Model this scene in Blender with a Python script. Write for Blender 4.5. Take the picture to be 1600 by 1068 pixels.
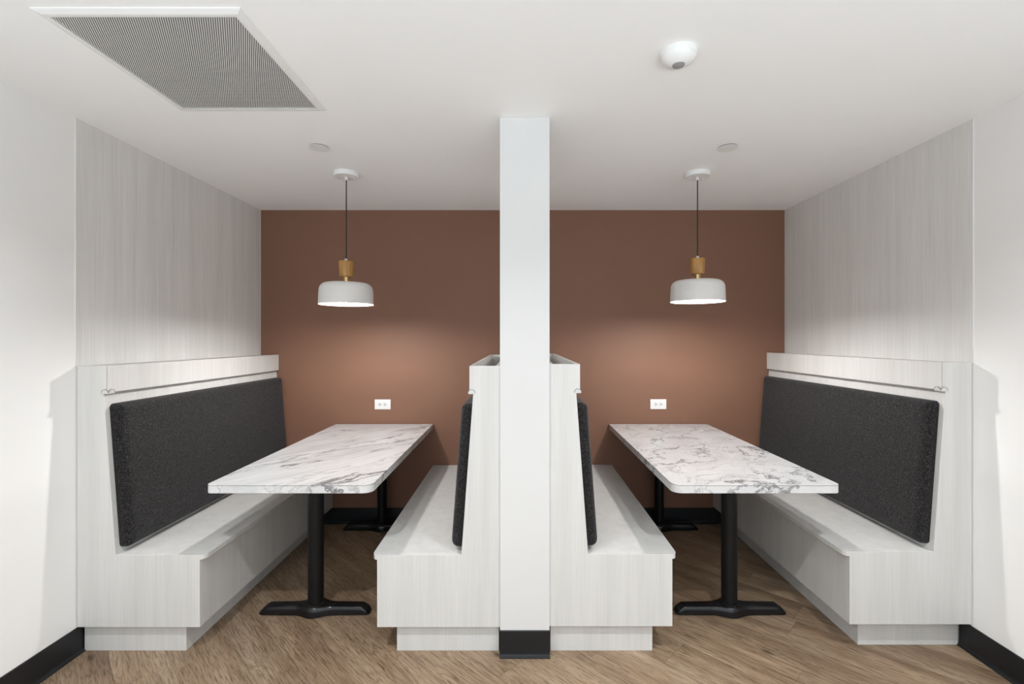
import bpy, bmesh, math
from mathutils import Vector, Matrix

for o in list(bpy.data.objects):
    bpy.data.objects.remove(o, do_unlink=True)
S = bpy.context.scene
C = S.collection

# ------------------------------------------------------------------ camera
CAM_Z = 1.41
cam_data = bpy.data.cameras.new('camera')
cam_data.sensor_width = 36
cam_data.lens = 740 / 1600 * 36
cam_data.shift_x = -11 / 1600
cam_data.shift_y = -5 / 1600
cam_data.clip_start = 0.02
cam = bpy.data.objects.new('camera', cam_data)
cam.location = (0, 0, CAM_Z)
cam.rotation_euler = (math.radians(90), 0, 0)
C.objects.link(cam)
S.camera = cam

# ------------------------------------------------------------------ world, lights, exposure
w = bpy.data.worlds.new('world')
S.world = w
w.use_nodes = True
bg = w.node_tree.nodes['Background']
# open room behind the camera; bright lower part added to light the ceiling
_wn = w.node_tree
_tc = _wn.nodes.new('ShaderNodeTexCoord')
_sx = _wn.nodes.new('ShaderNodeSeparateXYZ')
_wr = _wn.nodes.new('ShaderNodeValToRGB')
_ma = _wn.nodes.new('ShaderNodeMath')
_ma.operation = 'MULTIPLY_ADD'
_ma.inputs[1].default_value = 0.5
_ma.inputs[2].default_value = 0.5
_wn.links.new(_tc.outputs['Generated'], _sx.inputs[0])
_wn.links.new(_sx.outputs['Z'], _ma.inputs[0])
_wn.links.new(_ma.outputs[0], _wr.inputs['Fac'])
_wn.links.new(_wr.outputs['Color'], bg.inputs[0])
_e = _wr.color_ramp.elements
_e[0].position, _e[0].color = 0.26, (0.79, 0.91, 1.0, 1)
_e[1].position, _e[1].color = 0.38, (0.208, 0.226, 0.240, 1)
bg.inputs[1].default_value = 6.8

CEIL = 2.393
DOWN_W = 16.0
for (x, y, pw) in [(-1.02, 0.86, 1.0), (0.02, 0.86, 0.15), (1.06, 0.86, 1.0),
                   (-1.02, -0.75, 0.25), (0.02, -0.75, 0.15), (1.06, -0.75, 0.25)]:
    ld = bpy.data.lights.new('downlight', 'AREA')
    ld.shape = 'DISK'
    ld.size = 0.05
    ld.energy = DOWN_W * pw
    ld.color = (0.955, 0.98, 1.0)
    ld.spread = math.radians(138)
    lo = bpy.data.objects.new('downlight', ld)
    lo.location = (x, y, CEIL - 0.006)
    C.objects.link(lo)

S.view_settings.view_transform = 'Standard'
S.view_settings.look = 'None'
S.view_settings.gamma = 1
S.view_settings.use_curve_mapping = False
S.view_settings.exposure = 0.0
S.cycles.use_denoising = True
S.cycles.max_bounces = 12
S.cycles.diffuse_bounces = 8
S.cycles.sample_clamp_indirect = 6
S.cycles.caustics_reflective = False
S.cycles.caustics_refractive = False

PEND_STRENGTH = 930.0

# ------------------------------------------------------------------ materials
def srgb(r, g, b):
    def f(c):
        c /= 255
        return c / 12.92 if c <= 0.04045 else ((c + 0.055) / 1.055) ** 2.4
    return (f(r), f(g), f(b), 1)


class Mat:
    def __init__(self, name, col=(0.8, 0.8, 0.8, 1), rough=0.5, metal=0.0, spec=0.5):
        self.m = bpy.data.materials.new(name)
        self.m.use_nodes = True
        self.nt = self.m.node_tree
        self.b = self.nt.nodes['Principled BSDF']
        self.b.inputs['Base Color'].default_value = col
        self.b.inputs['Roughness'].default_value = rough
        self.b.inputs['Metallic'].default_value = metal
        self.b.inputs['Specular IOR Level'].default_value = spec

    def n(self, t, **kw):
        nd = self.nt.nodes.new(t)
        for k, v in kw.items():
            if hasattr(nd, k):
                setattr(nd, k, v)
            else:
                nd.inputs[k].default_value = v
        return nd

    def l(self, a, b):
        self.nt.links.new(a, b)

    def coords(self, scale=(1, 1, 1), rot=(0, 0, 0), loc=(0, 0, 0)):
        tc = self.n('ShaderNodeTexCoord')
        mp = self.n('ShaderNodeMapping')
        mp.inputs['Scale'].default_value = scale
        mp.inputs['Rotation'].default_value = rot
        mp.inputs['Location'].default_value = loc
        self.l(tc.outputs['Object'], mp.inputs['Vector'])
        return mp.outputs['Vector']

    def noise(self, vec, scale=5, detail=4, rough=0.5, dist=0.0):
        nd = self.n('ShaderNodeTexNoise')
        nd.inputs['Scale'].default_value = scale
        nd.inputs['Detail'].default_value = detail
        nd.inputs['Roughness'].default_value = rough
        nd.inputs['Distortion'].default_value = dist
        self.l(vec, nd.inputs['Vector'])
        return nd

    def ramp(self, fac, stops):
        r = self.n('ShaderNodeValToRGB')
        els = r.color_ramp.elements
        while len(els) < len(stops):
            els.new(0.5)
        for e, (p, c) in zip(els, stops):
            e.position = p
            e.color = c if len(c) == 4 else (*c, 1)
        self.l(fac, r.inputs['Fac'])
        return r.outputs['Color']

    def math(self, op, a, b=None, c=None):
        nd = self.n('ShaderNodeMath', operation=op)
        for i, v in enumerate((a, b, c)):
            if v is None:
                continue
            if isinstance(v, (int, float)):
                nd.inputs[i].default_value = v
            else:
                self.l(v, nd.inputs[i])
        return nd.outputs[0]

    def mix(self, fac, a, b, mode='MIX'):
        nd = self.n('ShaderNodeMix', data_type='RGBA', blend_type=mode)
        if isinstance(fac, (int, float)):
            nd.inputs[0].default_value = fac
        else:
            self.l(fac, nd.inputs[0])
        for i, v in ((6, a), (7, b)):
            if isinstance(v, tuple):
                nd.inputs[i].default_value = v
            else:
                self.l(v, nd.inputs[i])
        return nd.outputs[2]

    def base(self, c):
        self.l(c, self.b.inputs['Base Color'])

    def bump(self, h, strength=0.2, dist=0.002):
        bp = self.n('ShaderNodeBump')
        bp.inputs['Strength'].default_value = strength
        bp.inputs['Distance'].default_value = dist
        self.l(h, bp.inputs['Height'])
        self.l(bp.outputs['Normal'], self.b.inputs['Normal'])


def paint(name, col, rough=0.6, spec=0.3):
    M = Mat(name, col, rough, spec=spec)
    v = M.coords()
    n1 = M.noise(v, 3, 3)
    c2 = tuple(x * 0.965 for x in col[:3]) + (1,)
    M.base(M.mix(n1.outputs['Fac'], col, c2))
    n2 = M.noise(v, 260, 2)
    M.bump(n2.outputs['Fac'], 0.08, 0.0006)
    return M.m


m_white = paint('white_wall_paint', (0.88, 0.88, 0.875, 1))
m_white_dimmed = paint('white_paint_dimmed_for_light', (0.70, 0.70, 0.695, 1))  # same white as the walls, darkened to offset the strong light on the pillar
m_ceil = paint('ceiling_paint', (0.93, 0.93, 0.925, 1), 0.8, 0.2)
m_brown = paint('terracotta_brown_paint', (0.222, 0.112, 0.072, 1), 0.55, 0.35)
m_dark_base = paint('black_rubber_base', (0.010, 0.0105, 0.012, 1), 0.42, 0.4)


def laminate(name, base, dark, light, seed=0.0):
    M = Mat(name, base, 0.42, spec=0.35)
    v = M.coords((75, 75, 1.3), loc=(seed, seed * 2, 0))
    fine = M.noise(v, 2.6, 5, 0.6)
    v2 = M.coords((11, 11, 0.35), loc=(seed, 3 + seed, 0))
    broad = M.noise(v2, 1.6, 3, 0.55, 0.3)
    c = M.ramp(fine.outputs['Fac'], [(0.30, dark), (0.5, base), (0.72, light)])
    c2 = M.ramp(broad.outputs['Fac'], [(0.3, (0.90, 0.90, 0.89)), (0.7, (1, 1, 1))])
    M.base(M.mix(1.0, c, c2, 'MULTIPLY'))
    M.bump(fine.outputs['Fac'], 0.10, 0.0006)
    return M.m


m_lam = laminate('pale_woodgrain_laminate', (0.675, 0.670, 0.655, 1), (0.64, 0.632, 0.615, 1), (0.705, 0.70, 0.687, 1))
m_lam_panel = laminate('grey_woodgrain_panel', (0.76, 0.753, 0.735, 1), (0.70, 0.692, 0.67, 1), (0.80, 0.794, 0.78, 1), 7.0)
m_seam_shade = Mat('laminate_seam_and_shade', (0.20, 0.19, 0.175, 1), 0.5).m  # real seams, and the painted shadow line under the bench fascias


def fabric():
    M = Mat('charcoal_fabric', (0.03, 0.03, 0.03, 1), 0.95, spec=0.15)
    v = M.coords()
    n1 = M.noise(v, 420, 2, 0.6)
    n2 = M.noise(v, 130, 3, 0.6)
    s = M.math('ADD', M.math('MULTIPLY', n1.outputs['Fac'], 0.6), M.math('MULTIPLY', n2.outputs['Fac'], 0.4))
    M.base(M.ramp(s, [(0.38, (0.007, 0.0067, 0.007)), (0.52, (0.015, 0.0142, 0.0146)), (0.63, (0.075, 0.070, 0.070))]))
    M.bump(s, 0.6, 0.002)
    M.b.inputs['Sheen Weight'].default_value = 0.12
    M.b.inputs['Sheen Roughness'].default_value = 0.5
    return M.m


m_fabric = fabric()


def marble(name, rot, stretch, warp, seed, depth=0.95):
    M = Mat(name, (0.8, 0.8, 0.8, 1), 0.24, spec=0.5)
    v0 = M.coords((1, 1, 1), loc=(seed, seed * 0.7, seed * 0.3))
    wn = M.noise(v0, 3.2, 4, 0.6)
    wv = M.n('ShaderNodeVectorMath', operation='SCALE')
    wv.inputs['Scale'].default_value = warp
    M.l(wn.outputs['Color'], wv.inputs[0])
    ad = M.n('ShaderNodeVectorMath', operation='ADD')
    M.l(v0, ad.inputs[0])
    M.l(wv.outputs[0], ad.inputs[1])
    mp = M.n('ShaderNodeMapping')
    mp.vector_type = 'TEXTURE'
    mp.inputs['Rotation'].default_value = (0, 0, rot)
    mp.inputs['Scale'].default_value = stretch
    M.l(ad.outputs[0], mp.inputs['Vector'])
    V = mp.outputs['Vector']

    def vein(scale, width, detail, mlo, mhi, mscale):
        n = M.noise(V, scale, detail, 0.55)
        d = M.math('ABSOLUTE', M.math('SUBTRACT', n.outputs['Fac'], 0.5))
        line = M.math('SUBTRACT', 1.0, M.math('MINIMUM', M.math('DIVIDE', d, width), 1.0))
        mk = M.noise(V, mscale, 3, 0.6)
        mm = M.n('ShaderNodeMapRange')
        mm.inputs['From Min'].default_value = mlo
        mm.inputs['From Max'].default_value = mhi
        M.l(mk.outputs['Fac'], mm.inputs['Value'])
        return M.math('MULTIPLY', line, mm.outputs['Result'])
    a = vein(3.0, 0.020, 7, 0.43, 0.60, 2.3)
    b = vein(6.0, 0.030, 8, 0.46, 0.66, 4.0)
    cl = M.noise(V, 4.0, 6, 0.6)
    cloud = M.ramp(cl.outputs['Fac'], [(0.34, (0.56, 0.56, 0.57)), (0.5, (0.655, 0.657, 0.66)), (0.66, (0.70, 0.70, 0.70))])
    c1 = M.mix(M.math('MULTIPLY', b, 0.75), cloud, (0.26, 0.25, 0.25, 1))
    c2 = M.mix(M.math('MULTIPLY', a, depth), c1, (0.10, 0.095, 0.10, 1))
    M.base(c2)
    return M.m


m_marble_a = marble('white_marble_long_veins', math.radians(50), (3.2, 0.62, 0.62), 0.10, 1.3)
m_marble_b = marble('white_marble_swirled_veins', math.radians(48), (1.5, 0.75, 0.75), 0.42, 6.1, 0.82)
m_black_metal = Mat('black_powder_coated_steel', (0.006, 0.006, 0.0065, 1), 0.36, 0.0, 0.28).m
m_cast = Mat('black_gloss_cast_iron', (0.006, 0.006, 0.007, 1), 0.2, 0.0, 0.45).m
m_enamel = Mat('white_lamp_enamel', (0.70, 0.69, 0.67, 1), 0.45, spec=0.4).m
m_plastic = Mat('white_plastic', (0.82, 0.82, 0.81, 1), 0.35).m
m_slot = Mat('dark_slot', (0.02, 0.02, 0.02, 1), 0.6).m
m_brass = Mat('brass', (0.62, 0.43, 0.20, 1), 0.28, 1.0).m
m_nickel = Mat('satin_nickel', (0.65, 0.64, 0.62, 1), 0.3, 1.0).m
m_cord = Mat('black_cord', (0.012, 0.011, 0.011, 1), 0.6).m
m_lens = Mat('grey_sensor_lens', (0.28, 0.28, 0.28, 1), 0.35).m
m_grille = Mat('grille_aluminium', (0.80, 0.80, 0.77, 1), 0.5).m


def perforated():
    M = Mat('perforated_white_sheet', (0.74, 0.74, 0.72, 1), 0.5)
    tc = M.n('ShaderNodeTexCoord')
    sx = M.n('ShaderNodeSeparateXYZ')
    M.l(tc.outputs['Object'], sx.inputs[0])
    c, s_ = math.cos(math.radians(30)), math.sin(math.radians(30))
    X, Y = sx.outputs['X'], sx.outputs['Y']
    P, R = 0.0071, 0.00615
    al = M.math('ADD', M.math('MULTIPLY', X, -s_), M.math('MULTIPLY', Y, c))
    ac = M.math('ADD', M.math('MULTIPLY', X, c), M.math('MULTIPLY', Y, s_))
    ra = M.math('DIVIDE', ac, R)
    row = M.math('FLOOR', ra)
    fa = M.math('SUBTRACT', M.math('FRACT', ra), 0.5)
    rb = M.math('ADD', M.math('DIVIDE', al, P), M.math('MULTIPLY', row, 0.5))
    fb = M.math('SUBTRACT', M.math('FRACT', rb), 0.5)
    d = M.math('ADD', M.math('POWER', M.math('DIVIDE', fa, 0.30), 2.0), M.math('POWER', M.math('DIVIDE', fb, 0.48), 4.0))
    M.l(M.math('GREATER_THAN', d, 1.0), M.b.inputs['Alpha'])
    return M.m


m_perf = perforated()
m_plenum = Mat('dark_plenum', (0.03, 0.03, 0.03, 1), 0.9).m
m_cap = Mat('clear_end_cap', (0.62, 0.62, 0.61, 1), 0.15, 0.0, 0.7).m


def wood_neck():
    M = Mat('oak_lamp_neck', (0.5, 0.3, 0.12, 1), 0.45)
    v = M.coords((60, 60, 4))
    n = M.noise(v, 1.6, 4, 0.6, 0.4)
    M.base(M.ramp(n.outputs['Fac'], [(0.3, (0.30, 0.14, 0.035)), (0.7, (0.52, 0.28, 0.085))]))
    return M.m


m_neck = wood_neck()


def glow():
    M = Mat('glowing_bulb', (1, 1, 1, 1), 0.4)
    M.b.inputs['Emission Color'].default_value = (1.0, 0.975, 0.95, 1)
    M.b.inputs['Emission Strength'].default_value = PEND_STRENGTH
    return M.m


m_glow = glow()


def floor_mat():
    M = Mat('oak_plank_floor', (0.3, 0.2, 0.13, 1), 0.42, spec=0.4)
    tc = M.n('ShaderNodeTexCoord')
    sx = M.n('ShaderNodeSeparateXYZ')
    M.l(tc.outputs['Object'], sx.inputs[0])
    k = 1 / math.sqrt(2)
    X, Y = sx.outputs['X'], sx.outputs['Y']
    u = M.math('MULTIPLY', M.math('SUBTRACT', X, Y), k)      # along the planks
    t = M.math('MULTIPLY', M.math('ADD', X, Y), k)           # across
    PW, PL = 0.189, 1.22
    tt = M.math('DIVIDE', M.math('SUBTRACT', t, 0.956), PW)
    row = M.math('FLOOR', tt)
    ft = M.math('FRACT', tt)
    wn = M.n('ShaderNodeTexWhiteNoise', noise_dimensions='1D')
    M.l(row, wn.inputs['W'])
    uu = M.math('ADD', M.math('DIVIDE', u, PL), M.math('MULTIPLY', wn.outputs['Value'], 7.0))
    col = M.math('FLOOR', uu)
    fu = M.math('FRACT', uu)
    cv = M.n('ShaderNodeCombineXYZ')
    M.l(row, cv.inputs['X'])
    M.l(col, cv.inputs['Y'])
    wn2 = M.n('ShaderNodeTexWhiteNoise', noise_dimensions='2D')
    M.l(cv.outputs[0], wn2.inputs['Vector'])
    rnd = wn2.outputs['Value']
    # grain coordinates
    gv = M.n('ShaderNodeCombineXYZ')
    M.l(u, gv.inputs['X'])
    M.l(M.math('MULTIPLY', t, 9.0), gv.inputs['Y'])
    M.l(M.math('MULTIPLY', rnd, 37.0), gv.inputs['Z'])
    G = gv.outputs[0]
    n1 = M.noise(G, 1.6, 5, 0.6, 0.9)        # cathedrals
    wave = M.math('FRACT', M.math('MULTIPLY', n1.outputs['Fac'], 9.0))
    ring = M.math('ABSOLUTE', M.math('SUBTRACT', wave, 0.5))
    gv2 = M.n('ShaderNodeCombineXYZ')
    M.l(M.math('MULTIPLY', u, 7.0), gv2.inputs['X'])
    M.l(M.math('MULTIPLY', t, 110.0), gv2.inputs['Y'])
    M.l(M.math('MULTIPLY', rnd, 11.0), gv2.inputs['Z'])
    n2 = M.noise(gv2.outputs[0], 1.5, 4, 0.65, 0.2)    # pores
    n3 = M.noise(G, 1.0, 3, 0.5, 0.3)
    base = M.ramp(n3.outputs['Fac'], [(0.25, (0.225, 0.148, 0.095)), (0.5, (0.34, 0.243, 0.162)), (0.78, (0.44, 0.34, 0.245))])
    rc = M.ramp(ring, [(0.0, (0.55, 0.51, 0.47)), (0.22, (0.98, 0.97, 0.96)), (0.5, (1.0, 1.0, 1.0))])
    c = M.mix(0.75, base, rc, 'MULTIPLY')
    pc = M.ramp(n2.outputs['Fac'], [(0.33, (0.42, 0.38, 0.34)), (0.47, (0.92, 0.91, 0.90)), (0.58, (1.0, 1.0, 1.0)), (0.68, (1.3, 1.28, 1.25))])
    c = M.mix(0.9, c, pc, 'MULTIPLY')
    tone = M.ramp(rnd, [(0.0, (0.84, 0.83, 0.82)), (0.5, (1.0, 0.985, 0.97)), (1.0, (1.16, 1.15, 1.13))])
    c = M.mix(1.0, c, tone, 'MULTIPLY')
    # knots
    kn = M.n('ShaderNodeTexVoronoi')
    kn.inputs['Scale'].default_value = 2.1
    kv = M.n('ShaderNodeCombineXYZ')
    M.l(M.math('MULTIPLY', u, 1.3), kv.inputs['X'])
    M.l(M.math('MULTIPLY', t, 2.6), kv.inputs['Y'])
    M.l(kv.outputs[0], kn.inputs['Vector'])
    kd = M.math('ADD', kn.outputs['Distance'], M.math('MULTIPLY', M.noise(G, 14, 2).outputs['Fac'], 0.05))
    kc = M.ramp(kd, [(0.055, (0.30, 0.25, 0.21)), (0.13, (1, 1, 1))])
    c = M.mix(0.9, c, kc, 'MULTIPLY')
    # seams
    e1 = M.math('MINIMUM', ft, M.math('SUBTRACT', 1.0, ft))
    e2 = M.math('MULTIPLY', M.math('MINIMUM', fu, M.math('SUBTRACT', 1.0, fu)), PL / PW)
    e = M.math('MINIMUM', e1, e2)
    sc = M.ramp(e, [(0.0, (0.60, 0.57, 0.54)), (0.010, (1, 1, 1))])
    c = M.mix(0.8, c, sc, 'MULTIPLY')
    M.base(c)
    h = M.math('ADD', M.math('MULTIPLY', n2.outputs['Fac'], 0.6), M.math('MINIMUM', M.math('MULTIPLY', e, 40.0), 1.0))
    M.bump(h, 0.45, 0.0015)
    return M.m


m_floor = floor_mat()

# ------------------------------------------------------------------ helpers
def bm_box(bm, x0, x1, y0, y1, z0, z1, mi=0):
    x0, x1 = min(x0, x1), max(x0, x1)
    vs = [bm.verts.new((x, y, z)) for z in (z0, z1) for y in (y0, y1) for x in (x0, x1)]
    for f in ((0, 2, 3, 1), (4, 5, 7, 6), (0, 1, 5, 4), (2, 6, 7, 3), (0, 4, 6, 2), (1, 3, 7, 5)):
        fc = bm.faces.new([vs[i] for i in f])
        fc.material_index = mi


def bm_prism(bm, pts, axis, a, b):
    """extrude a 2-D polygon; axis 'y': pts are (x,z); 'z': (x,y); 'x': (y,z)"""
    def P(p, t):
        return {'y': (p[0], t, p[1]), 'z': (p[0], p[1], t), 'x': (t, p[0], p[1])}[axis]
    A = [bm.verts.new(P(p, a)) for p in pts]
    B = [bm.verts.new(P(p, b)) for p in pts]
    bm.faces.new(A)
    bm.faces.new(B[::-1])
    n = len(pts)
    for i in range(n):
        bm.faces.new([A[i], A[(i + 1) % n], B[(i + 1) % n], B[i]])


def bm_lathe(bm, prof, cx=0, cy=0, seg=64, closed=False, mat=0):
    rings = []
    for r, z in prof:
        if r < 1e-6:
            rings.append([bm.verts.new((cx, cy, z))])
        else:
            rings.append([bm.verts.new((cx + r * math.cos(2 * math.pi * i / seg), cy + r * math.sin(2 * math.pi * i / seg), z)) for i in range(seg)])
    pairs = list(zip(rings, rings[1:]))
    if closed:
        pairs.append((rings[-1], rings[0]))
    for a, b in pairs:
        for i in range(seg):
            j = (i + 1) % seg
            if len(a) == 1 and len(b) == 1:
                continue
            if len(a) == 1:
                f = bm.faces.new([a[0], b[i], b[j]])
            elif len(b) == 1:
                f = bm.faces.new([a[i], b[0], a[j]])
            else:
                f = bm.faces.new([a[i], b[i], b[j], a[j]])
            f.material_index = mat


def obj(name, bm, mats, parent=None, bevel=0.0, smooth=False, segs=2, angle=35):
    bmesh.ops.recalc_face_normals(bm, faces=bm.faces)
    me = bpy.data.meshes.new(name)
    bm.to_mesh(me)
    bm.free()
    for m in (mats if isinstance(mats, (list, tuple)) else [mats]):
        me.materials.append(m)
    o = bpy.data.objects.new(name, me)
    C.objects.link(o)
    if parent:
        o.parent = parent
    if smooth or bevel:
        for p in me.polygons:
            p.use_smooth = True
        me.set_sharp_from_angle(angle=math.radians(angle))
    if bevel:
        b = o.modifiers.new('bevel', 'BEVEL')
        b.width = bevel
        b.segments = segs
        b.limit_method = 'ANGLE'
        b.angle_limit = math.radians(40)
        b.harden_normals = True
    return o


def thing(name, label, cat, loc=(0, 0, 0), group=None):
    o = bpy.data.objects.new(name, None)
    o.empty_display_size = 0.1
    C.objects.link(o)
    o.location = loc
    tag(o, label, cat, group)
    return o


def tag(o, label, cat, group=None):
    o['label'] = label
    o['category'] = cat
    if group:
        o['group'] = group


def struct(name, bm, mats, label=None, parent=None, bevel=0.0):
    o = obj(name, bm, mats, parent, bevel)
    if parent is None:
        o['kind'] = 'structure'
        if label:
            o['label'] = label
    return o


def box(*a):
    bm = bmesh.new()
    bm_box(bm, *a)
    return bm


# ------------------------------------------------------------------ the room
XL, XR, YB, YR = -1.976, 2.033, 3.62, -1.5
COLX0, COLX1, COLY = -0.0850, 0.1358, 2.103
struct('floor', box(XL - 0.2, XR + 0.2, YR, YB + 0.2, -0.1, 0), m_floor, 'oak plank floor laid diagonally')
struct('ceiling', box(XL - 0.2, XR + 0.2, YR, YB + 0.2, CEIL, CEIL + 0.1), m_ceil, 'flat white painted ceiling')
struct('wall_back', box(XL - 0.2, XR + 0.2, YB, YB + 0.2, 0, CEIL), m_brown, 'terracotta brown wall behind the booths')
struct('wall_left', box(XL - 0.2, XL, YR, YB, 0, CEIL), m_white, 'white wall on the left')
struct('wall_right', box(XR, XR + 0.2, YR, YB, 0, CEIL), m_white, 'white wall on the right')
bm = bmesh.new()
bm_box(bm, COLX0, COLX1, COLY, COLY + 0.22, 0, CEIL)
struct('wall_center', bm, m_white_dimmed, 'white square pillar between the two booths', bevel=0.002)


def base_profile(t=0.005, h=0.121):
    # rubber cove base: (offset from wall, z)
    return [(0, 0), (0.016, 0), (0.0155, 0.003), (0.009, 0.007), (0.006, 0.013), (t, 0.02), (t, h - 0.003), (t - 0.002, h), (0, h)]


def baseboard_along_y(name, x, m, y0, y1, label):
    bm = bmesh.new()
    bm_prism(bm, [(x + m * p[0], p[1]) for p in base_profile()], 'y', y0, y1)
    struct(name, bm, m_dark_base, label)


baseboard_along_y('baseboard_left', XL, 1, YR, 2.148, 'black rubber baseboard on the left wall')
baseboard_along_y('baseboard_right', XR, -1, YR, 2.183, 'black rubber baseboard on the right wall')

bm = bmesh.new()
for (xa, xb) in ((-1.515, -0.555), (0.606, 1.563)):
    bm_prism(bm, [(YB - p[0], p[1]) for p in base_profile()], 'x', xa, xb)
struct('baseboard_back', bm, m_dark_base, 'black rubber baseboard along the brown wall')
bm = bmesh.new()
bm_prism(bm, [(COLY - p[0], p[1]) for p in base_profile(0.005, 0.117)], 'x', COLX0 - 0.001, COLX1 + 0.001)
struct('baseboard_center', bm, m_dark_base, 'black rubber base on the front of the pillar')

# low wall behind the pillar that the two middle benches back onto
struct('wall_low_center', box(COLX0 + 0.001, COLX1 - 0.001, COLY + 0.22, YB, 0, 1.27), m_white, 'low wall between the two middle benches')

# wall panels
bm = box(XL, XL + 0.0035, 2.108, YB, 1.288, CEIL)
o = obj('wall_panel', bm, m_lam_panel)
tag(o, 'grey vertical-grain laminate panel on the left wall above the bench ledge', 'wall panel', 'laminate wall panels')
bm = box(XR - 0.0035, XR, 2.118, YB, 1.302, CEIL)
o = obj('wall_panel', bm, m_lam_panel)
tag(o, 'pale vertical-grain laminate panel on the right wall above the bench ledge', 'wall panel', 'laminate wall panels')


# ------------------------------------------------------------------ booth benches
def bench(x0, m, yf, dz, toe_rec, trough, label, top=1.289, zb=0.124):
    """x0: X of the bench's back plane, m: +1 seat faces +X"""
    root = thing('booth_bench', label, 'bench', (x0, yf, 0), 'booth benches')
    L = YB - 0.001 - yf
    uf, ut, us, ub, uto = 0.136, 0.119, 0.172, 0.548, 0.467
    zs, zt, ztop = 0.446 + dz, 1.170 + dz, top
    th = 0.019
    X = lambda u: m * u
    # front end panel
    bm = bmesh.new()
    pts = [(0, zb), (ub, zb), (ub, zs), (us, zs), (ut, zt), (uf - th, zt), (uf - th, ztop), (0, ztop)]
    if trough:
        pts = [(0, zb), (ub, zb), (ub, zs), (us, zs), (ut, zt), (uf, zt), (uf, ztop), (0, ztop)]
    else:
        pts = [(0, zb), (ub, zb), (ub, zs), (us, zs), (ut, zt), (uf - 0.004, zt), (uf - 0.004, ztop), (0, ztop)]
    bm_prism(bm, [(X(p[0]), p[1]) for p in pts], 'y', 0, th)
    obj('end_panel', bm, m_lam, root, 0.0012)
    # ledge front (fascia)
    bm = box(X(uf), X(uf - th), th + 0.0006 if trough else 0.0012, L, zt, ztop)
    if not trough:
        bm.free()
        bm = bmesh.new()      # fascia with a lip that laps the edge of the end panel
        bm_prism(bm, [(X(uf), 0.001), (X(uf), L), (X(uf - th), L), (X(uf - th), th + 0.001), (X(uf - 0.0022), th + 0.001), (X(uf - 0.0022), 0.001)], 'z', zt, ztop)
    obj('ledge_fascia', bm, m_lam, root, 0.0006)
    if trough:
        bm = bmesh.new()
        bm_box(bm, X(0.0005), X(th), th, L, zt - 0.12, ztop)
        obj('planter_rear_board', bm, m_lam, root, 0.001)
        bm = box(X(th), X(uf - th), L - th, L, zt - 0.06, ztop)
        obj('planter_end_board', bm, m_lam, root, 0.001)
        bm = box(X(th), X(uf - th - 0.004), th, L - th, zt - 0.06, zt - 0.045)
        obj('planter_floor', bm, m_lam, root)
    else:
        bm = box(X(0.0005), X(uf - th), th, L, ztop - th - 0.003, ztop - 0.003)
        obj('ledge_top', bm, m_lam, root, 0.001)
    # dark strip that colours in the shadow line under the fascia
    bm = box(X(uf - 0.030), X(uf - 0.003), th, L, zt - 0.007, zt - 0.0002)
    obj('painted_shadow_strip', bm, m_seam_shade, root)
    # sloping back board
    bm = bmesh.new()
    bm_prism(bm, [(X(us), zs), (X(ut), zt - 0.0072), (X(ut - 0.018), zt - 0.0072), (X(us - 0.018), zs)], 'y', th, L)
    obj('back_board', bm, m_lam, root)
    # seat board with rounded aisle corner
    ov = 0.023
    pts = [(us - 0.03, th), (ub, th), (ub, 0.0)]
    for k in range(1, 9):
        a = math.pi / 2 * k / 8
        pts.append((ub + ov * math.sin(a), 0.038 * (1 - math.cos(a))))
    pts += [(ub + ov, L), (us - 0.03, L)]
    bm = bmesh.new()
    bm_prism(bm, [(X(p[0]), p[1]) for p in pts], 'z', zs - 0.022, zs)
    obj('seat_board', bm, m_lam, root, 0.0015)
    # front of the seat box
    bm = box(X(ub), X(ub - th), th, L, zb, zs - 0.0222)
    obj('seat_front_panel', bm, m_lam, root, 0.001)
    # underside
    bm = box(X(0.001), X(ub - th), th, L, zb, zb + 0.015)
    obj('bottom_board', bm, m_lam, root)
    # toe kick
    bm = box(X(0.006), X(uto), toe_rec, L, 0.0, zb - 0.0005)
    obj('toe_kick', bm, m_lam, root, 0.001)
    # cushion
    d = Vector((ut - us, 0, zt - zs))
    d.normalize()
    nrm = Vector((d.z, 0, -d.x))           # towards the seat
    H = 0.652
    T = 0.056
    y0, y1 = 0.024, L - 0.012
    org = Vector((us, 0, zs)) + d * 0.020 + nrm * 0.0005
    bm = bmesh.new()
    loops = []
    prof = [(0.0, 0.0), (0.0, 0.020)]
    for k in range(1, 10):
        q = math.pi / 2 * k / 9
        prof.append((0.036 * (1 - math.cos(q)), 0.020 + (T - 0.023) * math.sin(q)))
    prof += [(0.060, T - 0.002), (0.11, T - 0.0005), (0.18, T)]
    for (e, n_) in prof:
        rr = max(0.020 - e, 0.004)
        lp = []
        for (cy, cz, a0) in ((y1 - e - rr, H - e - rr, 0), (y0 + e + rr, H - e - rr, 90), (y0 + e + rr, e + rr, 180), (y1 - e - rr, e + rr, 270)):
            for k in range(7):
                q = math.radians(a0 + 15 * k)
                lp.append((n_, cy + rr * math.cos(q), cz + rr * math.sin(q)))
        loops.append([bm.verts.new(p) for p in lp])
    for la, lb in zip(loops, loops[1:]):
        for i in range(len(la)):
            j = (i + 1) % len(la)
            bm.faces.new([la[i], la[j], lb[j], lb[i]])
    bm.faces.new(loops[0])
    bm.faces.new(loops[-1])
    for v in bm.verts:
        p = org + nrm * v.co.x + d * v.co.z
        v.co = Vector((X(p.x), v.co.y, p.z))
    obj('back_cushion', bm, m_fabric, root, smooth=True, angle=60)
    # half round end caps at the foot of the fascia, one on each face of the corner
    r = 0.015
    half = [(r * math.cos(math.pi * k / 14), r * math.sin(math.pi * k / 14)) for k in range(15)]
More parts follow.
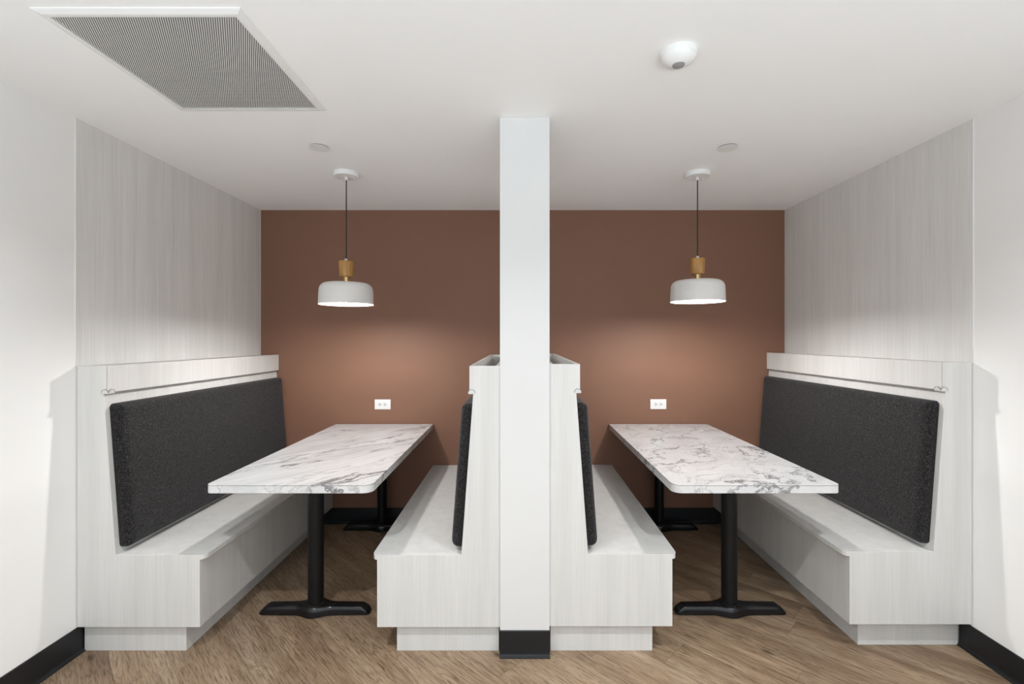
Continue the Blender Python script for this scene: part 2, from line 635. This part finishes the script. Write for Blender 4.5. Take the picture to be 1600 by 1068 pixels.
    for nm in range(2):
        bm = bmesh.new()
        if nm == 0:
            bm_prism(bm, [(X(uf - 0.010 + p[0]), zt - 0.002 + p[1]) for p in half] + [(X(uf - 0.010 - r), zt - 0.006), (X(uf - 0.010 + r), zt - 0.006)], 'y', -0.003, 0.004)
            c0 = (X(uf - 0.010), -0.003, zt + 0.003)
        else:
            bm_prism(bm, [(0.020 + p[0], zt - 0.002 + p[1]) for p in half] + [(0.020 - r, zt - 0.006), (0.020 + r, zt - 0.006)], 'x', X(uf), X(uf + 0.003))
        cp = obj('end_cap', bm, m_cap, root, 0.0008)
        # dark outline ring
        bm = bmesh.new()
        seg = 16
        for k in range(14):
            a0, a1 = math.pi * k / 14, math.pi * (k + 1) / 14
            q = [(rr * math.cos(a), rr * math.sin(a)) for a in (a0, a1) for rr in (r - 0.0006, r + 0.0014)]
            q = [q[0], q[1], q[3], q[2]]
            if nm == 0:
                bm_prism(bm, [(X(uf - 0.010 + p[0]), zt - 0.002 + p[1]) for p in q], 'y', -0.0036, -0.0001)
            else:
                bm_prism(bm, [(0.020 + p[0], zt - 0.002 + p[1]) for p in q], 'x', X(uf), X(uf + 0.0036))
        obj('cap_rim', bm, m_seam_shade, cp)
    return root


bench(XL + 0.0038, 1, 2.113, 0.0, 0.030, False,
      'far left booth bench with a long charcoal back cushion against the left wall')
bench(COLX0 - 0.0005, -1, 2.113, 0.0, 0.030, True,
      'booth bench left of the white pillar, seat facing the left table')
bench(COLX1 + 0.0005, 1, 2.113, 0.004, 0.030, True,
      'booth bench right of the white pillar, seat facing the right table', 1.297, 0.128)
bench(XR - 0.0038, -1, 2.122, 0.011, 0.062, False,
      'far right booth bench with a long charcoal back cushion against the right wall', 1.305, 0.131)


# ------------------------------------------------------------------ tables
def table(x0, x1, yf, inner, mat, cf, cb, label):
    """inner: +1 when the aisle (room centre) side is +X"""
    yb = YB - 0.008
    top, th = 0.760, 0.038
    cx = (x0 + x1) / 2
    root = thing('dining_table', label, 'table', (cx, (yf + yb) / 2, 0), 'booth tables')
    ox, oy = cx, (yf + yb) / 2
    ri, ro, rb = 0.045, 0.026, 0.004
    cor = [(x0, yf, ri if inner < 0 else ro, 180), (x1, yf, ri if inner > 0 else ro, 270),
           (x1, yb, rb, 0), (x0, yb, rb, 90)]
    pts = []
    for (px, py, r, a0) in cor:
        sx = 1 if px == x0 else -1
        sy = 1 if py == yf else -1
        for k in range(11):
            a = math.radians(a0 + 9 * k)
            pts.append((px + sx * r + r * math.cos(a) - ox, py + sy * r + r * math.sin(a) - oy))
    bm = bmesh.new()
    zl = [top - th, top - th + 0.0015, top - 0.0045, top - 0.0045, top - 0.0022, top - 0.0022, top - 0.0006, top]
    ins = [0.0012, 0.0, 0.0, 0.0006, 0.0006, 0.0, 0.0, 0.0008]
    cc = (0, 0)
    rings = []
    n = len(pts)
    nrm = []
    for i in range(n):
        a, b = Vector(pts[i - 1]), Vector(pts[(i + 1) % n])
        t = (b - a).normalized()
        nrm.append(Vector((-t.y, t.x)))
    for z, s in zip(zl, ins):
        rings.append([bm.verts.new((pts[i][0] + nrm[i].x * s, pts[i][1] + nrm[i].y * s, z)) for i in range(n)])
    for k in range(len(rings) - 1):
        for i in range(n):
            f = bm.faces.new([rings[k][i], rings[k][(i + 1) % n], rings[k + 1][(i + 1) % n], rings[k + 1][i]])
            if k in (2, 3, 4):
                f.material_index = 1
    bm.faces.new(rings[0])
    bm.faces.new(rings[-1])
    obj('tabletop', bm, [mat, m_seam_shade], root, smooth=True, angle=30)
    for (px, py, r, bw, front) in ((cf[0], cf[1], 0.039, 0.566, True), (cb[0], cb[1], 0.034, 0.566, False)):
        lx, ly = px - ox, py - oy
        bm = bmesh.new()
        bm_lathe(bm, [(0, 0.03), (r, 0.03), (r, top - th - 0.006), (0, top - th - 0.006)], lx, ly, 48)
        col = obj('leg_column', bm, m_black_metal, root, smooth=True)
        # mounting plate under the top
        bm = bmesh.new()
        bm_box(bm, lx - 0.13, lx + 0.13, ly - 0.05, ly + 0.05, top - th - 0.006, top - th)
        obj('mounting_plate', bm, m_black_metal, root, 0.002)
        # cast foot: tapered bar with sloped tips and round hub
        bm = bmesh.new()
        hw = bw / 2
        N = 40
        secs = []
        for i in range(N + 1):
            s = -1 + 2 * i / N
            x = hw * s
            a = abs(x)
            # height and half width along the bar
            tip = min(1.0, (hw - a) / 0.040)
            h = 0.012 + 0.033 * min(1, tip) ** 0.8
            hub = max(0.0, 1 - a / 0.085)
            h += 0.008 * (hub ** 1.2) + 0.004 * (1 - a / hw)
            wd = 0.034 - 0.004 * a / hw
            if tip < 0.35:
                wd -= 0.010 * (1 - tip / 0.35)
            if a < 0.092:
                q = a / 0.058
                circ = 0.062 * math.sqrt(max(0, 1 - q * q)) if q < 1 else 0
                fil = 0.034 + 0.028 * (0.5 + 0.5 * math.cos(math.pi * a / 0.092))
                wd = max(wd, fil)
            secs.append((x, h, wd))
        rings = []
        for (x, h, wd) in secs:
            prof = [(-wd, 0.004), (-wd * 0.985, h * 0.55), (-wd * 0.90, h * 0.84), (-wd * 0.72, h * 0.965), (-wd * 0.35, h),
                    (wd * 0.35, h), (wd * 0.72, h * 0.965), (wd * 0.90, h * 0.84), (wd * 0.985, h * 0.55), (wd, 0.004), (0, 0.004)]
            rings.append([bm.verts.new((lx + x, ly + p[0], p[1])) for p in prof])
        for a, b in zip(rings, rings[1:]):
            for i in range(len(a)):
                j = (i + 1) % len(a)
                bm.faces.new([a[i], b[i], b[j], a[j]])
        bm.faces.new(rings[0])
        bm.faces.new(rings[-1])
        ft = obj('foot', bm, m_cast, root, smooth=True, angle=50)
        bm = bmesh.new()
        bm_lathe(bm, [(0, 0.045), (0.050, 0.045), (0.049, 0.056), (0.044, 0.060), (r + 0.001, 0.061), (0, 0.061)], lx, ly, 40)
        obj('collar', bm, m_cast, ft, smooth=True)
        for sx in (-1, 1):
            bm = bmesh.new()
            bm_lathe(bm, [(0, 0), (0.013, 0), (0.013, 0.006), (0, 0.006)], lx + sx * (hw - 0.05), ly, 20)
            obj('glide', bm, m_slot, ft, smooth=True)


table(-1.397, -0.655, 2.108, 1, m_marble_a, (-1.048, 2.443), (-1.013, 3.505),
      'white marble-look booth table with long straight grey veins, left booth')
table(0.686, 1.434, 2.108, -1, m_marble_b, (1.084, 2.443), (1.037, 3.505),
      'white marble-look booth table with swirling grey veins, right booth')


# ------------------------------------------------------------------ pendants
def pendant(x, y, rim, label):
    root = thing('pendant_lamp', label, 'lamp', (x, y, rim), 'pendant lamps')
    top = CEIL - rim
    bm = bmesh.new()
    bm_lathe(bm, [(0, top), (0.069, top), (0.071, top - 0.003), (0.071, top - 0.022), (0.068, top - 0.026), (0.0, top - 0.027)])
    can = obj('canopy', bm, m_plastic, root, smooth=True)
    bm = bmesh.new()
    bm_lathe(bm, [(0, top - 0.026), (0.009, top - 0.026), (0.008, top - 0.043), (0, top - 0.044)], seg=24)
    obj('cord_grip', bm, m_plastic, can, smooth=True)
    for a in (0.4, 2.9):
        bm = bmesh.new()
        bm_lathe(bm, [(0, top - 0.0265), (0.005, top - 0.0265), (0.004, top - 0.030), (0, top - 0.031)], 0.045 * math.cos(a), 0.045 * math.sin(a), 16)
        obj('canopy_screw', bm, m_plastic, can, smooth=True)
    bm = bmesh.new()
    bm_lathe(bm, [(0, 0.268), (0.0032, 0.268), (0.0032, top - 0.04), (0, top - 0.04)], seg=16)
    obj('cord', bm, m_cord, root, smooth=True)
    bm = bmesh.new()
    bm_lathe(bm, [(0, 0.256), (0.011, 0.256), (0.010, 0.268), (0.006, 0.272), (0, 0.272)], seg=24)
    obj('cord_cap', bm, m_nickel, root, smooth=True)
    bm = bmesh.new()
    bm_lathe(bm, [(0, 0.162), (0.031, 0.162), (0.036, 0.165), (0.0395, 0.175), (0.0425, 0.250), (0.0405, 0.256), (0, 0.257)])
    obj('wooden_neck', bm, m_neck, root, smooth=True)
    bm = bmesh.new()
    bm_lathe(bm, [(0, 0.128), (0.0185, 0.128), (0.0185, 0.137), (0.0155, 0.138), (0.0155, 0.152), (0.0185, 0.153), (0.0185, 0.162), (0, 0.162)])
    obj('brass_collar', bm, m_brass, root, smooth=True)
    R, H = 0.1555, 0.130
    out = [(R, 0.0), (R - 0.0012, 0.03), (R - 0.003, 0.075)]
    cr = 0.040
    for k in range(1, 10):
        a = math.pi / 2 * k / 9
        out.append((R - 0.0035 - cr + cr * math.cos(a), 0.082 + (H - 0.086) * math.sin(a)))
    out.append((0.03, H))
    out.append((0.0, H))
    inn = [(0, H - 0.0025), (0.03, H - 0.0025)] + [(max(0.0, r - 0.0022), z - 0.0022) for r, z in out[-3:2:-1]] + [(R - 0.005, 0.075), (R - 0.003, 0.03), (R - 0.0022, 0.0)]
    bm = bmesh.new()
    bm_lathe(bm, out + inn, seg=96, closed=False)
    bmesh.ops.remove_doubles(bm, verts=bm.verts, dist=1e-6)
    # close the rim
    bm_lathe(bm, [(R, 0.0), (R - 0.0022, 0.0)], seg=96)
    obj('shade', bm, m_enamel, root, smooth=True)
    bm = bmesh.new()
    bm_lathe(bm, [(0, 0.092), (0.018, 0.092), (0.018, 0.127), (0, 0.127)], seg=32)
    obj('socket', bm, m_plastic, root, smooth=True)
    bm = bmesh.new()
    prof = [(0, 0.098), (0.014, 0.098), (0.021, 0.090)]
    for k in range(0, 9):
        q = math.pi / 2 * k / 8
        prof.append((0.024 * math.cos(q), 0.036 - 0.026 * math.sin(q)))
    bm_lathe(bm, prof, seg=32)
    obj('bulb', bm, m_glow, root, smooth=True)


pendant(-1.025, 2.81, 1.613, 'lit white drum pendant lamp with wooden neck over the left table')
pendant(1.059, 2.81, 1.629, 'lit white drum pendant lamp with wooden neck over the right table')


# ------------------------------------------------------------------ outlets
def outlet(x, z, label):
    root = thing('wall_outlet', label, 'outlet', (x, YB, z), 'wall outlets')
    bm = box(-0.061, 0.061, -0.0055, 0, -0.038, 0.038)
    obj('cover_plate', bm, m_plastic, root, 0.0025)
    for sx in (-1, 1):
        cx = sx * 0.0195
        bm = bmesh.new()
        pts = []
        for k in range(24):
            a = 2 * math.pi * k / 24
            pts.append((cx + max(-0.0145, min(0.0145, 0.0175 * math.cos(a))), 0.0165 * math.sin(a)))
        bm_prism(bm, pts, 'y', -0.0075, -0.005)
        f = obj('socket_face', bm, m_plastic, root, 0.0005)
        for (dx, dz_, sw, sh) in ((-0.004, 0.0062, 0.0078, 0.0036), (-0.004, -0.0062, 0.0068, 0.0036)):
            bm = box(cx + dx - sw / 2 - 0.001, cx + dx + sw / 2 + 0.001, -0.0079, -0.0073, dz_ - sh / 2 - 0.0004, dz_ + sh / 2 + 0.0004)
            obj('blade_slot', bm, m_slot, f)
        bm = bmesh.new()
        pts = [(cx + 0.0075 + 0.0036 * math.cos(a * math.pi / 8), 0.0036 * math.sin(a * math.pi / 8)) for a in range(16)]
        bm_prism(bm, pts, 'y', -0.0079, -0.0073)
        obj('ground_hole', bm, m_slot, f)
    bm = bmesh.new()
    pts = [(0.0022 * math.cos(a * math.pi / 6), 0.0022 * math.sin(a * math.pi / 6)) for a in range(12)]
    bm_prism(bm, pts, 'y', -0.0065, -0.0052)
    obj('screw', bm, m_nickel, root)


outlet(-1.0415, 0.909, 'white duplex wall outlet on the brown wall over the left table')
outlet(1.0636, 0.911, 'white duplex wall outlet on the brown wall over the right table')


# ------------------------------------------------------------------ ceiling fittings
def sprinkler(x, y, label):
    root = thing('sprinkler_cover', label, 'sprinkler cover', (x, y, CEIL), 'ceiling sprinkler covers')
    bm = bmesh.new()
    bm_lathe(bm, [(0, -0.0055), (0.048, -0.0055), (0.0485, -0.0062), (0.048, -0.0074), (0.030, -0.0082), (0, -0.0084)])
    obj('cover_disc', bm, m_plastic, root, smooth=True)
    bm = bmesh.new()
    bm_lathe(bm, [(0, 0), (0.045, 0), (0.045, -0.0056), (0, -0.0056)])
    obj('recess_ring', bm, m_seam_shade, root, smooth=True)


sprinkler(-1.026, 2.43, 'flat round white sprinkler cover on the ceiling, the left one')
sprinkler(1.072, 2.43, 'flat round white sprinkler cover on the ceiling, the right one')

root = thing('ceiling_sensor', 'round white domed motion sensor with grey lens on the ceiling', 'sensor', (0.547, 1.625, CEIL))
bm = bmesh.new()
bm_lathe(bm, [(0, 0), (0.0585, 0), (0.0600, -0.003), (0.0600, -0.017), (0.0585, -0.020), (0, -0.020)])
obj('base_ring', bm, m_plastic, root, smooth=True)
bm = bmesh.new()
bm_lathe(bm, [(0, -0.0195), (0.0575, -0.0195), (0.054, -0.027), (0.043, -0.037), (0.031, -0.044), (0.0225, -0.046), (0.021, -0.0445), (0, -0.0445)])
obj('dome', bm, m_plastic, root, smooth=True)
bm = bmesh.new()
bm_lathe(bm, [(0.0205, -0.0440), (0.0195, -0.047), (0.014, -0.0495), (0.007, -0.051), (0, -0.0515)])
obj('lens', bm, m_lens, root, smooth=True)

# return air grille
GX0, GX1, GY0, GY1 = -1.4225, -0.8575, 1.435, 2.008
root = thing('ceiling_grille', 'square return air grille with finely perforated grey face on the ceiling', 'vent', ((GX0 + GX1) / 2, (GY0 + GY1) / 2, CEIL))
ox, oy = (GX0 + GX1) / 2, (GY0 + GY1) / 2
hx, hy = (GX1 - GX0) / 2, (GY1 - GY0) / 2
bm = bmesh.new()
DR = 0.009
loops = []
for (e, z) in ((0.030, 0.0), (0.030, -0.003), (0.012, -DR), (0.0, -DR), (0.0, -0.0005), (-0.001, 0)):
    loops.append([bm.verts.new((sx * (hx + e), sy * (hy + e), z)) for sx, sy in ((-1, -1), (1, -1), (1, 1), (-1, 1))])
for a, b in zip(loops, loops[1:]):
    for i in range(4):
        bm.faces.new([a[i], a[(i + 1) % 4], b[(i + 1) % 4], b[i]])
obj('frame', bm, m_plastic, root, smooth=False)
bm = box(-hx, hx, -hy, hy, -0.0012, -0.0002)
obj('dark_backing', bm, m_plenum, root)
bm = box(-hx, hx, -hy, hy, -0.0078, -0.0072)
obj('perforated_face', bm, m_perf, root)
